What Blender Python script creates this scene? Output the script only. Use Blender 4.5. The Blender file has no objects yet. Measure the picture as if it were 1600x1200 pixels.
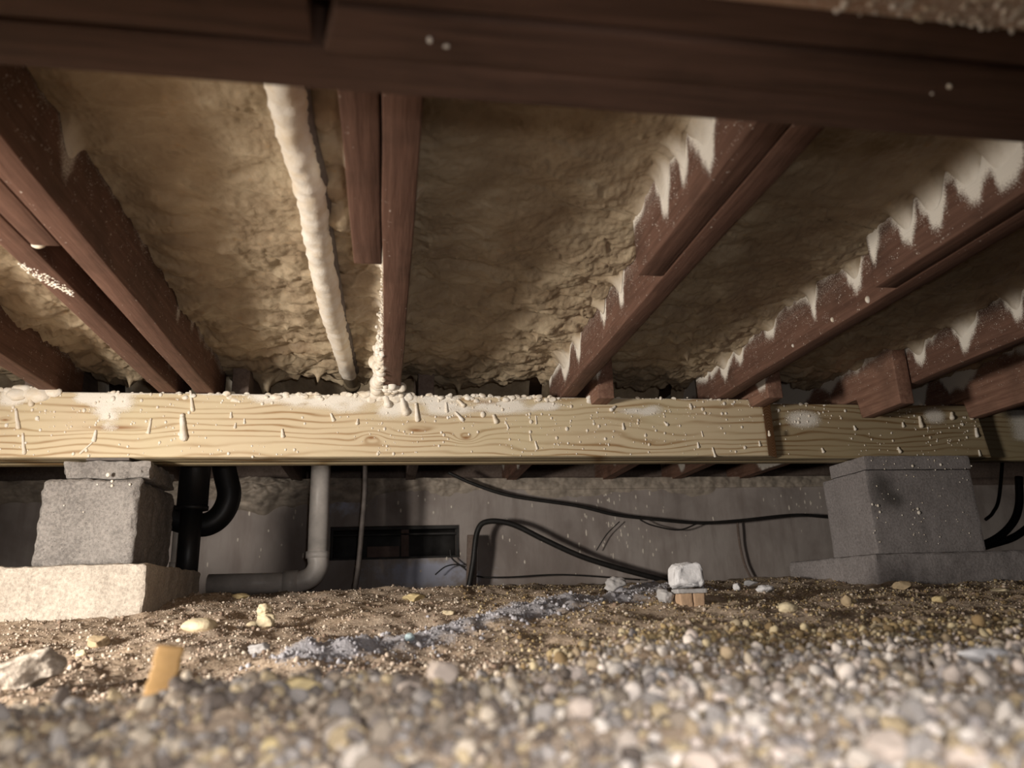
import bpy, math, random
import numpy as np
random.seed(7)
C = bpy.context.scene.collection

# ------------------------------------------------------------------ camera, world, lights
F_PX = 1160.0
def _basis():
    n = lambda v: v / np.linalg.norm(v)
    d1 = n(np.array([603 - 800, -(940 - 600), -F_PX]))
    up = n(np.cross(np.array([1, .034, 0]), d1))
    if up[1] < 0: up = -up
    return np.array([np.cross(d1, up), d1, up])
RB = _basis()                     # rows: world axes expressed in camera axes
from mathutils import Matrix
cam_d = bpy.data.cameras.new('camera'); cam = bpy.data.objects.new('camera', cam_d); C.objects.link(cam)
cam_d.sensor_width = 36; cam_d.lens = 36 * F_PX / 1600; cam_d.clip_start = .01
M = Matrix.Identity(4)
for i in range(3):
    for j in range(3): M[i][j] = RB[i][j]
cam.matrix_world = M
cam_d.dof.use_dof = True; cam_d.dof.focus_distance = 1.75; cam_d.dof.aperture_fstop = 5.0
sc = bpy.context.scene; sc.camera = cam
sc.view_settings.view_transform = 'Standard'; sc.view_settings.look = 'None'
sc.view_settings.exposure = 0.12; sc.view_settings.gamma = 1.0
try: sc.view_settings.use_curve_mapping = False
except Exception: pass
w = bpy.data.worlds.new('World'); sc.world = w; w.use_nodes = True
w.node_tree.nodes['Background'].inputs[0].default_value = (.6, .52, .47, 1)
w.node_tree.nodes['Background'].inputs[1].default_value = .02

def lamp(name, kind, loc, aim, power, col, radius=.02, spot=None, blend=1.0):
    d = bpy.data.lights.new(name, kind); d.energy = power; d.color = col; d.shadow_soft_size = radius
    if spot: d.spot_size = math.radians(spot); d.spot_blend = blend
    o = bpy.data.objects.new(name, d); C.objects.link(o); o.location = loc
    from mathutils import Vector
    o.rotation_euler = (Vector(aim) - Vector(loc)).to_track_quat('-Z', 'Y').to_euler()
    return o
lamp('work_light', 'SPOT', (-1.05, .48, .08), (-.35, 1.18, -.22), 124, (1, .92, .82), .11, 128, 1.0)
lamp('phone_light', 'SPOT', (.03, -.02, .035), (.16, 1, -.17), 12, (1, .95, .92), .012, 112, 1.0)

def ray(x, y): return RB @ np.array([x - 800, -(y - 600), -F_PX])
def onY(x, y, Y): d = ray(x, y); return d * Y / d[1]
def onZ(x, y, Z): d = ray(x, y); return d * Z / d[2]

# ------------------------------------------------------------------ noise
def _hash(I, seed):
    h = np.full(I.shape[:-1], seed * 7919 + 12345, dtype=np.uint64)
    for k in range(I.shape[-1]):
        h = (h ^ (I[..., k].astype(np.int64).astype(np.uint64) * np.uint64(0x9E3779B97F4A7C15))) * np.uint64(0xBF58476D1CE4E5B9)
        h ^= h >> np.uint64(29)
    return ((h >> np.uint64(20)) & np.uint64(0xFFFFF)).astype(np.float64) / 0xFFFFF
def vn(P, seed=0):
    P = np.asarray(P, float); I = np.floor(P); f = P - I; f = f * f * (3 - 2 * f); d = P.shape[-1]; out = 0
    for c in range(2 ** d):
        o = np.array([(c >> k) & 1 for k in range(d)])
        out = out + _hash(I + o, seed) * np.prod(np.where(o, f, 1 - f), axis=-1)
    return out * 2 - 1
def fbm(P, seed=0, octv=4, gain=.5):
    P = np.asarray(P, float); s = 0; a = 1
    for k in range(octv): s = s + a * vn(P * 2 ** k + 17.3 * k, seed + k); a *= gain
    return s
def worley(P, seed=0):
    P = np.asarray(P, float); I = np.floor(P); f1 = np.full(P.shape[:-1], 9.); f2 = f1.copy()
    for a in (-1, 0, 1):
        for b in (-1, 0, 1):
            J = I + np.array([a, b]); px = J[..., 0] + _hash(J, seed); py = J[..., 1] + _hash(J, seed + 31)
            d = np.hypot(px - P[..., 0], py - P[..., 1])
            f2 = np.minimum(f2, np.maximum(d, f1)); f1 = np.minimum(f1, d)
    return f1, f2
def sst(a, b, x): t = np.clip((x - a) / (b - a), 0, 1); return t * t * (3 - 2 * t)
def st(*a): return np.stack(np.broadcast_arrays(*a), -1)

# ------------------------------------------------------------------ mesh helpers
def mk(name, V, Fc, mat, parent=None, base=None, smooth=False, attr=None, kind=None, loc=None):
    """V (n,3) world verts; Fc (m,k) index array, or a list of faces"""
    V = np.asarray(V, float)
    b = np.zeros(3)
    if parent is not None: b = np.array(parent.get('_b', (0, 0, 0)))
    elif base is not None: b = np.array(base)
    V = V - b
    me = bpy.data.meshes.new(name)
    if isinstance(Fc, np.ndarray):
        m, k = Fc.shape
        me.vertices.add(len(V)); me.vertices.foreach_set('co', V.astype(np.float32).ravel())
        me.loops.add(m * k); me.loops.foreach_set('vertex_index', Fc.astype(np.int32).ravel())
        me.polygons.add(m); me.polygons.foreach_set('loop_start', (np.arange(m) * k).astype(np.int32))
        me.polygons.foreach_set('loop_total', np.full(m, k, np.int32))
        me.update(calc_edges=True); me.validate()
    else:
        me.from_pydata(V.tolist(), [], Fc); me.update()
    if smooth: me.polygons.foreach_set('use_smooth', np.ones(len(me.polygons), bool))
    if attr:
        for an, av in attr.items():
            av = np.asarray(av, float)
            if av.ndim == 1:
                a = me.attributes.new(an, 'FLOAT', 'POINT'); a.data.foreach_set('value', av.astype(np.float32))
            else:
                a = me.attributes.new(an, 'FLOAT_COLOR', 'POINT')
                a.data.foreach_set('color', np.c_[av, np.ones(len(av))].astype(np.float32).ravel())
    me.materials.append(mat)
    o = bpy.data.objects.new(name, me); C.objects.link(o)
    if parent is not None: o.parent = parent
    else:
        o.location = b; o['_b'] = tuple(b)
    if kind: o['kind'] = kind
    return o
def tag(o, label, cat, group=None, kind=None):
    o['label'] = label; o['category'] = cat
    if group: o['group'] = group
    if kind: o['kind'] = kind
    return o
def thing(name, loc, label, cat, group=None):
    o = bpy.data.objects.new(name, None); C.objects.link(o); o.location = loc; o['_b'] = tuple(float(v) for v in loc)
    o.empty_display_size = .02
    return tag(o, label, cat, group)
def bevel(o, wd=.002, seg=2):
    m = o.modifiers.new('bevel', 'BEVEL'); m.width = wd; m.segments = seg; m.limit_method = 'ANGLE'; m.angle_limit = math.radians(40)
    return o

def gridbox(x0, x1, y0, y1, z0, z1, res):
    """closed box with gridded faces: welded verts and quads"""
    ax = [np.linspace(a, b, max(2, int(round((b - a) / r)) + 1)) for a, b, r in ((x0, x1, res[0]), (y0, y1, res[1]), (z0, z1, res[2]))]
    n = [len(a) for a in ax]; idx = {}; V = []; Fs = []
    ids = -np.ones(n, int)
    I, J, K = np.meshgrid(*[np.arange(k) for k in n], indexing='ij')
    surf = (I == 0) | (I == n[0] - 1) | (J == 0) | (J == n[1] - 1) | (K == 0) | (K == n[2] - 1)
    ids[surf] = np.arange(surf.sum())
    V = np.stack([ax[0][I[surf]], ax[1][J[surf]], ax[2][K[surf]]], -1)
    def face(A, flip):
        q = np.stack([A[:-1, :-1], A[1:, :-1], A[1:, 1:], A[:-1, 1:]], -1).reshape(-1, 4)
        return q[:, ::-1] if flip else q
    Fs = [face(ids[0], True), face(ids[-1], False), face(ids[:, 0], False), face(ids[:, -1], True), face(ids[:, :, 0], True), face(ids[:, :, -1], False)]
    return V, np.concatenate(Fs)

def grid(nu, nv):
    A = np.arange(nu * nv).reshape(nu, nv)
    return np.stack([A[:-1, :-1], A[1:, :-1], A[1:, 1:], A[:-1, 1:]], -1).reshape(-1, 4)

def catmull(P, n):
    P = np.asarray(P, float); Q = np.vstack([2 * P[0] - P[1], P, 2 * P[-1] - P[-2]]); out = []
    for i in range(1, len(Q) - 2):
        for t in np.arange(n) / n:
            a, b, c, d = Q[i - 1:i + 3]
            out.append(.5 * (2 * b + (c - a) * t + (2 * a - 5 * b + 4 * c - d) * t * t + (3 * b - a - 3 * c + d) * t ** 3))
    out.append(P[-1]); return np.array(out)
def tube(P, rad, seg=12, n=6, jit=None, smooth_path=True):
    """P (k,3), rad scalar or (k,) ; returns verts, faces (list, capped)"""
    P = np.asarray(P, float); rad = np.broadcast_to(np.asarray(rad, float), (len(P),))
    if smooth_path and len(P) > 2:
        R4 = catmull(np.c_[P, rad], n); P = R4[:, :3]; rad = R4[:, 3]
    T = np.gradient(P, axis=0); T /= np.linalg.norm(T, axis=1)[:, None]
    u = np.cross(T[0], [0, 0, 1.]);
    if np.linalg.norm(u) < .1: u = np.cross(T[0], [1., 0, 0])
    V = []; ang = np.linspace(0, 2 * math.pi, seg, endpoint=False)
    for i in range(len(P)):
        u = u - T[i] * np.dot(u, T[i]); u /= np.linalg.norm(u); v = np.cross(T[i], u)
        ring = P[i] + rad[i] * (np.cos(ang)[:, None] * u + np.sin(ang)[:, None] * v)
        V.append(ring)
    V = np.concatenate(V); m = len(P)
    if jit is not None:
        cen = np.repeat(P, seg, 0); V = cen + (V - cen) * (1 + jit(V))[:, None]
    A = np.arange(m * seg).reshape(m, seg); B = np.roll(A, -1, 1)
    q = np.stack([A[:-1], B[:-1], B[1:], A[1:]], -1).reshape(-1, 4)
    Fs = q.tolist() + [A[0][::-1].tolist(), A[-1].tolist()]
    return V, Fs

def ico(sub):
    t = (1 + 5 ** .5) / 2
    V = [(-1, t, 0), (1, t, 0), (-1, -t, 0), (1, -t, 0), (0, -1, t), (0, 1, t), (0, -1, -t), (0, 1, -t), (t, 0, -1), (t, 0, 1), (-t, 0, -1), (-t, 0, 1)]
    Fs = [(0, 11, 5), (0, 5, 1), (0, 1, 7), (0, 7, 10), (0, 10, 11), (1, 5, 9), (5, 11, 4), (11, 10, 2), (10, 7, 6), (7, 1, 8), (3, 9, 4), (3, 4, 2), (3, 2, 6), (3, 6, 8), (3, 8, 9), (4, 9, 5), (2, 4, 11), (6, 2, 10), (8, 6, 7), (9, 8, 1)]
    V = [np.array(v) / np.linalg.norm(v) for v in V]
    for _ in range(sub):
        mid = {}; F2 = []
        def m(a, b):
            k = (min(a, b), max(a, b))
            if k not in mid:
                p = V[a] + V[b]; V.append(p / np.linalg.norm(p)); mid[k] = len(V) - 1
            return mid[k]
        for a, b, c in Fs:
            x, y, z = m(a, b), m(b, c), m(c, a); F2 += [(a, x, z), (b, y, x), (c, z, y), (x, y, z)]
        Fs = F2
    return np.array(V), np.array(Fs)
ICO = [ico(k) for k in range(5)]
ICO.append((np.array([[1, 0, 0], [-1, 0, 0], [0, 1, 0], [0, -1, 0], [0, 0, 1], [0, 0, -1.]]), np.array([[0, 2, 4], [2, 1, 4], [1, 3, 4], [3, 0, 4], [2, 0, 5], [1, 2, 5], [3, 1, 5], [0, 3, 5]])))
rng = np.random.default_rng(11)
def rotmats(n, r=rng):
    q = r.normal(size=(n, 4)); q /= np.linalg.norm(q, axis=1)[:, None]; a, b, c, d = q.T
    return np.stack([np.stack([1 - 2 * (c * c + d * d), 2 * (b * c - a * d), 2 * (b * d + a * c)], -1),
                     np.stack([2 * (b * c + a * d), 1 - 2 * (b * b + d * d), 2 * (c * d - a * b)], -1),
                     np.stack([2 * (b * d - a * c), 2 * (c * d + a * b), 1 - 2 * (b * b + c * c)], -1)], 1)
def pebble_shapes(k, sub, rough, seed):
    out = []; r = np.random.default_rng(seed)
    for i in range(k):
        V = ICO[sub][0].copy()
        for _ in range(7):        # chipped planes make angular stones
            d = r.normal(size=3); d /= np.linalg.norm(d); h = r.uniform(.55, .9)
            s = V @ d; V = V - np.where(s > h, s - h, 0)[:, None] * d
        V *= 1 + rough * vn(V * 2.1 + 9 * i, seed)[:, None]
        V *= np.array([1, r.uniform(.65, 1), r.uniform(.5, .85)])
        out.append(V)
    return out
def scatter_mesh(pos, size, cols, sub, seed, rough=.12, flat=False):
    """joined stones: returns V, F, colour per vertex"""
    sh = pebble_shapes(12, sub, rough, seed); Ft = ICO[sub][1]; nv = len(ICO[sub][0]); n = len(pos)
    R = rotmats(n, np.random.default_rng(seed + 5)); pick = np.random.default_rng(seed).integers(0, 12, n)
    base = np.stack(sh)[pick]                                    # n, nv, 3
    V = np.einsum('nij,nvj->nvi', R, base) * size[:, None, None]
    if flat: V[..., 2] *= .6
    V = V + pos[:, None, :]
    Fs = Ft[None] + (np.arange(n) * nv)[:, None, None]
    return V.reshape(-1, 3), Fs.reshape(-1, 3), np.repeat(cols, nv, 0)

# ------------------------------------------------------------------ materials
class N:
    def __init__(s, name, rough=.8, spec=.3):
        s.m = bpy.data.materials.new(name); s.m.use_nodes = True; s.t = s.m.node_tree; s.b = s.t.nodes['Principled BSDF']
        s.b.inputs['Roughness'].default_value = rough; s.b.inputs['Specular IOR Level'].default_value = spec
        s.tc = s.n('ShaderNodeTexCoord')
    def n(s, k, **p):
        x = s.t.nodes.new(k)
        for a, v in p.items(): setattr(x, a, v)
        return x
    def l(s, a, b): s.t.links.new(a, b)
    def inp(s, sock, v):
        if hasattr(v, 'is_output') or isinstance(v, bpy.types.NodeSocket): s.l(v, sock)
        else: sock.default_value = v
    def coord(s, scale=(1, 1, 1), space='Object'):
        mp = s.n('ShaderNodeMapping'); s.l(s.tc.outputs[space], mp.inputs[0]); mp.inputs['Scale'].default_value = scale; return mp.outputs[0]
    def noise(s, vec, scale, det=4, rough=.55, dist=0):
        x = s.n('ShaderNodeTexNoise'); s.l(vec, x.inputs['Vector']); x.inputs['Scale'].default_value = scale
        x.inputs['Detail'].default_value = det; x.inputs['Roughness'].default_value = rough; x.inputs['Distortion'].default_value = dist
        return x.outputs['Fac']
    def vor(s, vec, scale, feat='F1'):
        x = s.n('ShaderNodeTexVoronoi'); x.feature = feat; s.l(vec, x.inputs['Vector']); x.inputs['Scale'].default_value = scale; return x.outputs['Distance']
    def math(s, op, a, b=0, c=None, clamp=False):
        x = s.n('ShaderNodeMath', operation=op); x.use_clamp = clamp
        s.inp(x.inputs[0], a); s.inp(x.inputs[1], b)
        if c is not None: s.inp(x.inputs[2], c)
        return x.outputs[0]
    def ramp(s, f, stops):
        x = s.n('ShaderNodeValToRGB'); s.l(f, x.inputs[0]); e = x.color_ramp.elements
        while len(e) < len(stops): e.new(.5)
        for i, (p, c) in enumerate(stops): e[i].position = p; e[i].color = (*c, 1) if len(c) == 3 else c
        return x.outputs[0]
    def mix(s, f, a, b, mode='MIX'):
        x = s.n('ShaderNodeMix', data_type='RGBA', blend_type=mode); s.inp(x.inputs[0], f)
        for sock, v in ((x.inputs[6], a), (x.inputs[7], b)):
            s.inp(sock, (*v, 1) if isinstance(v, tuple) and len(v) == 3 else v)
        return x.outputs[2]
    def attr(s, nm, out='Fac'): x = s.n('ShaderNodeAttribute'); x.attribute_name = nm; return x.outputs[out]
    def sep(s, vec): x = s.n('ShaderNodeSeparateXYZ'); s.l(vec, x.inputs[0]); return x.outputs
    def comb(s, a, b, c):
        x = s.n('ShaderNodeCombineXYZ')
        for i, v in enumerate((a, b, c)): s.inp(x.inputs[i], v)
        return x.outputs[0]
    def color(s, c): s.inp(s.b.inputs['Base Color'], (*c, 1) if isinstance(c, tuple) else c); return s
    def bump(s, h, strength=.5, dist=.002):
        x = s.n('ShaderNodeBump'); s.l(h, x.inputs['Height']); x.inputs['Strength'].default_value = strength; x.inputs['Distance'].default_value = dist
        s.l(x.outputs[0], s.b.inputs['Normal']); return s

FOAM_Y, FOAM_W = (.36, .283, .19), (.80, .75, .67)
def m_foam():
    m = N('spray_foam', .55, .35); v = m.coord()
    n1 = m.noise(v, 14, 5, .6); n2 = m.noise(v, 60, 4, .6)
    c = m.ramp(n1, [(.3, (.27, .20, .13)), (.52, FOAM_Y), (.72, (.47, .39, .275))])
    c = m.mix(m.math('MULTIPLY', m.ramp(n2, [(.62, (0, 0, 0)), (.75, (1, 1, 1))]), .35), c, (.42, .24, .09))
    c = m.mix(m.attr('thin'), c, FOAM_W)
    w = m.vor(m.coord(), 95, 'SMOOTH_F1'); h = m.math('ADD', m.math('MULTIPLY', w, -1.0), m.math('MULTIPLY', m.noise(v, 230, 4), .5))
    return m.color(c).bump(h, .55, .0035).m
def m_foam_white():
    m = N('white_foam', .5, .35); v = m.coord(); n1 = m.noise(v, 40, 4)
    return m.color(m.ramp(n1, [(.3, (.70, .60, .46)), (.6, FOAM_W)])).bump(m.noise(v, 260, 4), .4, .002).m
def m_oldwood(name, a, b, axis='Y', mist=True):
    m = N(name, .75, .25); v = m.coord()
    sc_ = {'Y': (14, .8, 14), 'X': (.8, 14, 14)}[axis]
    g = m.noise(m.coord(sc_), 9, 6, .65, .3); g2 = m.noise(v, 9, 4, .6); g3 = m.noise(m.coord(tuple(4 * q for q in sc_)), 7, 3, .6)
    c = m.ramp(g, [(.28, a), (.5, tuple((p + q) / 2 for p, q in zip(a, b))), (.72, b)])
    c = m.mix(m.math('MULTIPLY', g3, .5), c, m.mix(.5, c, a), 'MIX')
    c = m.mix(m.ramp(g2, [(.5, (0, 0, 0)), (.75, (.45, .45, .45))]), c, (.03, .018, .012))
    if mist:
        s = m.attr('spray'); sp = m.vor(v, 330); nz = m.noise(v, 480, 3, .7)
        f = m.math('ADD', m.math('MULTIPLY', s, 1.5), m.math('MULTIPLY', m.math('SUBTRACT', nz, .5), 1.6))
        f = m.math('MULTIPLY', m.math('SUBTRACT', f, .60), 2.0, clamp=True)
        dots = m.ramp(m.vor(v, 150), [(.10, (1, 1, 1)), (.17, (0, 0, 0))]); dots2 = m.ramp(m.vor(v, 330), [(.13, (1, 1, 1)), (.2, (0, 0, 0))])
        dens = m.ramp(m.math('ADD', m.noise(v, 60, 2), m.math('MULTIPLY', s, .45)), [(.60, (0, 0, 0)), (.66, (1, 1, 1))])
        f = m.math('MAXIMUM', f, m.math('MULTIPLY', m.math('MAXIMUM', dots, dots2), m.math('MULTIPLY', dens, m.math('GREATER_THAN', s, .02))))
        c = m.mix(f, c, FOAM_W)
    return m.color(c).bump(m.math('ADD', g, m.math('MULTIPLY', g3, .6)), .5, .0015).m
def m_pine(name, knots=(), tint=(1, 1, 1), green=.0):
    """treated pine, object X runs along the board, Z across its face"""
    m = N(name, .6, .3); v = m.coord(); x, y, z = m.sep(v)
    warp = m.math('MULTIPLY', m.math('SUBTRACT', m.noise(m.coord((1.6, 2, 7)), 1.6, 2, .5), .5), .085)
    warp2 = m.math('MULTIPLY', m.math('SUBTRACT', m.noise(m.coord((5, 2, 20)), 2.0, 3, .6), .5), .006)
    zz = m.math('ADD', m.math('ADD', z, warp), warp2)
    kn = None
    for (kx, kz, sx, sz, amp) in knots:
        dx = m.math('DIVIDE', m.math('SUBTRACT', x, kx), sx); dz = m.math('DIVIDE', m.math('SUBTRACT', z, kz), sz)
        r2 = m.math('ADD', m.math('MULTIPLY', dx, dx), m.math('MULTIPLY', dz, dz))
        e = m.math('POWER', 2.718, m.math('MULTIPLY', r2, -1))
        zz = m.math('ADD', zz, m.math('MULTIPLY', e, amp))
        k1 = m.math('POWER', 2.718, m.math('MULTIPLY', r2, -9)); kn = k1 if kn is None else m.math('MAXIMUM', kn, k1)
    s = m.math('SINE', m.math('MULTIPLY', zz, 400)); s = m.math('MULTIPLY_ADD', s, .5, .5); s = m.math('POWER', s, 4.0)
    soft = m.noise(m.coord((1.5, 2, 9)), 2.3, 2)
    s = m.math('MULTIPLY', s, m.ramp(soft, [(.32, (.15,) * 3), (.6, (1, 1, 1))]))
    fine = m.noise(m.coord((2, 10, 100)), 3, 3, .6)
    t = lambda c: tuple(a * b for a, b in zip(c, tint))
    c = m.mix(s, t((.60, .50, .35)), t((.27, .155, .07)))
    c = m.mix(m.math('MULTIPLY', fine, .35), c, t((.50, .36, .18)))
    c = m.mix(m.ramp(m.noise(v, 5, 3), [(.45, (0, 0, 0)), (.7, (.4, .4, .4))]), c, t((.56, .49, .31)))
    if kn is not None: c = m.mix(kn, c, t((.26, .13, .05)))
    sp = m.attr('spray'); nz = m.noise(v, 420, 3, .7)
    f = m.math('ADD', m.math('MULTIPLY', sp, 1.5), m.math('MULTIPLY', m.math('SUBTRACT', nz, .5), 1.4))
    f = m.math('MULTIPLY', m.math('SUBTRACT', f, .55), 1.7, clamp=True)
    c = m.mix(f, c, FOAM_W)
    return m.color(c).bump(m.math('ADD', m.math('MULTIPLY', s, .4), m.math('MULTIPLY', f, m.math('MULTIPLY', nz, 2.5))), .5, .0012).m
def m_endgrain():
    m = N('end_grain', .7, .2); v = m.coord(); x, y, z = m.sep(v)
    r = m.math('SQRT', m.math('ADD', m.math('POWER', m.math('MULTIPLY', m.math('SUBTRACT', x, .94), 1.6), 2), m.math('POWER', m.math('ADD', z, -.05), 2)))
    s = m.math('MULTIPLY_ADD', m.math('SINE', m.math('MULTIPLY', r, 900)), .5, .5)
    return m.color(m.mix(s, (.80, .52, .30), (.58, .30, .14))).m
def m_conc(name, a, b, bump=.6, scale=1.0, pit=True, purp=0):
    m = N(name, .9, .15); v = m.coord(); n1 = m.noise(v, 9 * scale, 4, .6); n2 = m.noise(v, 170 * scale, 4, .75); n3 = m.noise(v, 3, 3)
    f = m.math('ADD', m.math('MULTIPLY', n1, .35), m.math('MULTIPLY', n2, .65))
    c = m.ramp(f, [(.40, a), (.60, b)])
    if pit:
        w = m.vor(m.coord(), 90 * scale); c = m.mix(m.ramp(w, [(.05, (.8, .8, .8)), (.16, (0, 0, 0))]), c, tuple(q * .35 for q in a))
    c = m.mix(m.math('MULTIPLY', n3, .3), c, tuple(q * .6 for q in b))
    sp = m.attr('spray'); nz = m.noise(v, 160, 3, .7)
    f2 = m.math('MULTIPLY', m.math('SUBTRACT', m.math('ADD', m.math('MULTIPLY', sp, 1.4), m.math('MULTIPLY', m.math('SUBTRACT', nz, .5), 1.0)), .45), 2.2, clamp=True)
    c = m.mix(f2, c, (.62, .62, .68))
    dk = m.attr('dark'); c = m.mix(dk, c, (.04, .035, .03))
    return m.color(c).bump(m.math('ADD', n2, m.math('MULTIPLY', n1, .6)), bump, .003).m
def m_wall():
    m = N('wall_plaster', .85, .2); v = m.coord(); n1 = m.noise(v, 2.6, 4, .6, .6); n2 = m.noise(m.coord((6, 1, 1.2)), 3.5, 4, .6); n3 = m.noise(v, 55, 4, .7)
    c = m.ramp(n1, [(.3, (.26, .22, .20)), (.5, (.40, .35, .325)), (.7, (.48, .43, .40))])
    c = m.mix(m.ramp(n2, [(.45, (0, 0, 0)), (.72, (.6, .6, .6))]), c, (.24, .195, .175))
    c = m.mix(m.ramp(n3, [(.6, (0, 0, 0)), (.8, (.4, .4, .4))]), c, (.42, .38, .34))
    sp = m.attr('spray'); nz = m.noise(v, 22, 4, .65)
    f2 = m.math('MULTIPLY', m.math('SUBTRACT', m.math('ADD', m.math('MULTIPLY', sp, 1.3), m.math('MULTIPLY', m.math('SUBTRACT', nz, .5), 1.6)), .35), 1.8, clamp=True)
    c = m.mix(f2, c, (.50, .52, .64))  # bluish tint; the patch below the vent is daylight painted into the wall
    return m.color(c).bump(m.math('ADD', n1, m.math('MULTIPLY', n3, .25)), .6, .006).m
def m_plain(name, c, rough=.6, var=.25, bscale=80, bstr=.3, spec=.4, metal=0):
    m = N(name, rough, spec); v = m.coord(); n1 = m.noise(v, 22, 4, .6)
    m.b.inputs['Metallic'].default_value = metal
    return m.color(m.ramp(n1, [(.3, tuple(q * (1 - var) for q in c)), (.7, tuple(min(1, q * (1 + var)) for q in c))])).bump(m.noise(v, bscale, 4), bstr, .0015).m
def m_attrcol(name, rough=.85, bscale=500, bstr=.5):
    m = N(name, rough, .2); v = m.coord(); n1 = m.noise(v, bscale, 3, .7)
    c = m.mix(m.math('MULTIPLY', n1, .8), m.attr('col', 'Color'), (.10, .08, .06), 'MULTIPLY')
    c = m.mix(.55, m.attr('col', 'Color'), c)
    return m.color(c).bump(n1, bstr, .0012).m
def m_soil():
    m = N('soil', .95, .1); v = m.coord(); n1 = m.noise(v, 7, 4, .6); n2 = m.noise(v, 150, 5, .75); n3 = m.noise(v, 45, 4, .65)
    c = m.mix(m.ramp(n2, [(.35, (0, 0, 0)), (.65, (1, 1, 1))]), (.23, .16, .11), (.58, .46, .34))
    c = m.mix(m.ramp(n1, [(.4, (0, 0, 0)), (.65, (.7, .7, .7))]), c, m.mix(n2, (.30, .235, .185), (.58, .485, .40)))
    c = m.mix(m.ramp(n3, [(.62, (0, 0, 0)), (.7, (.7, .7, .7))]), c, (.50, .41, .30))
    d = m.attr('dust'); f = m.math('MULTIPLY', m.math('SUBTRACT', m.math('ADD', d, m.math('MULTIPLY', m.math('SUBTRACT', n3, .5), 1.2)), .35), 2.2, clamp=True)
    c = m.mix(f, c, m.mix(n2, (.24, .23, .24), (.52, .51, .55)))
    return m.color(c).bump(m.math('ADD', n2, n3), .8, .004).m

FOAM = m_foam(); FOAMW = m_foam_white()
RED = m_oldwood('old_joist_wood', (.085, .042, .029), (.19, .105, .075))
REDX = m_oldwood('old_girder_wood', (.06, .033, .022), (.14, .078, .055), 'X')
TAIL = m_oldwood('joist_tail_wood', (.15, .075, .052), (.33, .19, .135))
FARW = m_oldwood('dusty_joist_wood', (.14, .10, .08), (.26, .2, .17))
CONC_L = m_conc('grey_concrete', (.17, .155, .145), (.37, .34, .315), .9)
CONC_P = m_conc('pale_concrete', (.36, .31, .26), (.66, .585, .50), 1.0, pit=False)
CONC_R = m_conc('smooth_concrete', (.20, .18, .175), (.34, .31, .305), .5)
WALL = m_wall(); SOIL = m_soil()
BLACK = m_plain('black_plastic', (.018, .018, .019), .45, .3, 60, .15, .5)
RUBBER = m_plain('black_cable_jacket', (.02, .018, .017), .5, .4)
PVC = m_plain('grimy_white_pvc', (.62, .57, .53), .4, .18, 60, .1)
PVCW = m_plain('white_pvc', (.72, .64, .56), .4, .12, 60, .1)
PURPLE = m_plain('purple_primer', (.30, .22, .48), .5, .2)
RUST = m_plain('rusty_steel', (.13, .11, .10), .7, .4, 90, .5, .4, .3)
BRASS = m_plain('tarnished_metal', (.20, .155, .10), .5, .4, 90, .4, .5, .4)
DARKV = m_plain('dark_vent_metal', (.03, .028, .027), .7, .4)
BRICKM = m_plain('dim_brick', (.16, .11, .095), .9, .3, 120, .6)
PEB = m_attrcol('gravel_stone')

# ------------------------------------------------------------------ ground
YK = [0, .35, .6, .8, 1.0, 1.3, 1.6, 1.8, 2.4, 3.2]
ZL = [-.086, -.078, -.061, -.088, -.080, -.043, -.004, .018, .026, .03]
ZR = [-.080, -.074, -.066, -.056, -.044, -.023, -.003, .014, .024, .03]
def g_base(X, Y):
    wv = sst(0.0, .34, X - .1 * Y + .08)
    Yw = Y + .05 * vn(st(X * 3, Y * 0 + 2.2), 3)
    return np.interp(Yw, YK, ZL) * (1 - wv) + np.interp(Yw, YK, ZR) * wv
def dust_amt(X, Y):
    # line of grey cement dust running diagonally over the soil
    A = np.array([-.10, 1.02]); B = np.array([.62, 1.62]); d = B - A; t = ((X - A[0]) * d[0] + (Y - A[1]) * d[1]) / (d @ d); tc = np.clip(t, 0, 1)
    r = np.hypot(X - A[0] - tc * d[0], (Y - A[1] - tc * d[1]))
    return np.exp(-(r / (.045 + .05 * tc)) ** 2)
def ground_z(X, Y):
    X = np.asarray(X, float); Y = np.asarray(Y, float)
    z = g_base(X, Y) + .010 * fbm(st(X * 7, Y * 7), 40, 3) + .0045 * fbm(st(X * 34, Y * 34), 50, 3) * sst(.2, 1, Y + .4)
    f1, f2 = worley(st(X * 45, Y * 45), 60)
    z = z + .004 * (1 - f1) * (.4 + .6 * vn(st(X * 5, Y * 5), 8))
    z = z + .006 * fbm(st(X * 22, Y * 22), 90, 3) * sst(.8, .5, Y)
    z = z + .022 * dust_amt(X, Y) * (.7 + .5 * vn(st(X * 40, Y * 40), 9))
    return z
def on_ground(px, py):
    d = ray(px, py); Ys = np.linspace(.25, 2.94, 2400); P = d[None] * (Ys / d[1])[:, None]
    g = ground_z(P[:, 0], P[:, 1]); k = np.argmax(P[:, 2] < g) if (P[:, 2] < g).any() else -1
    if k == -1: k = 1400
    q = P[k].copy(); q[2] = g[k]; return q
ny, nx = 620, 560
Yg = .06 + 3.0 * (np.linspace(0, 1, ny) ** 1.6); U = np.linspace(-1, 1, nx)
Yq, Uq = np.meshgrid(Yg, U, indexing='ij'); Xq = .25 + Uq * (.75 + .72 * Yq)
V = st(Xq, Yq, ground_z(Xq, Yq)).reshape(-1, 3)
o = mk('floor', V, grid(ny, nx)[:, ::-1], SOIL, smooth=True, attr={'dust': dust_amt(Xq, Yq).ravel()}, kind='structure')
o2 = mk('floor', np.array([[-4, -2, -.12], [5, -2, -.12], [5, 3.2, -.12], [-4, 3.2, -.12]]), [[0, 1, 2, 3]], SOIL, kind='structure')

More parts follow.
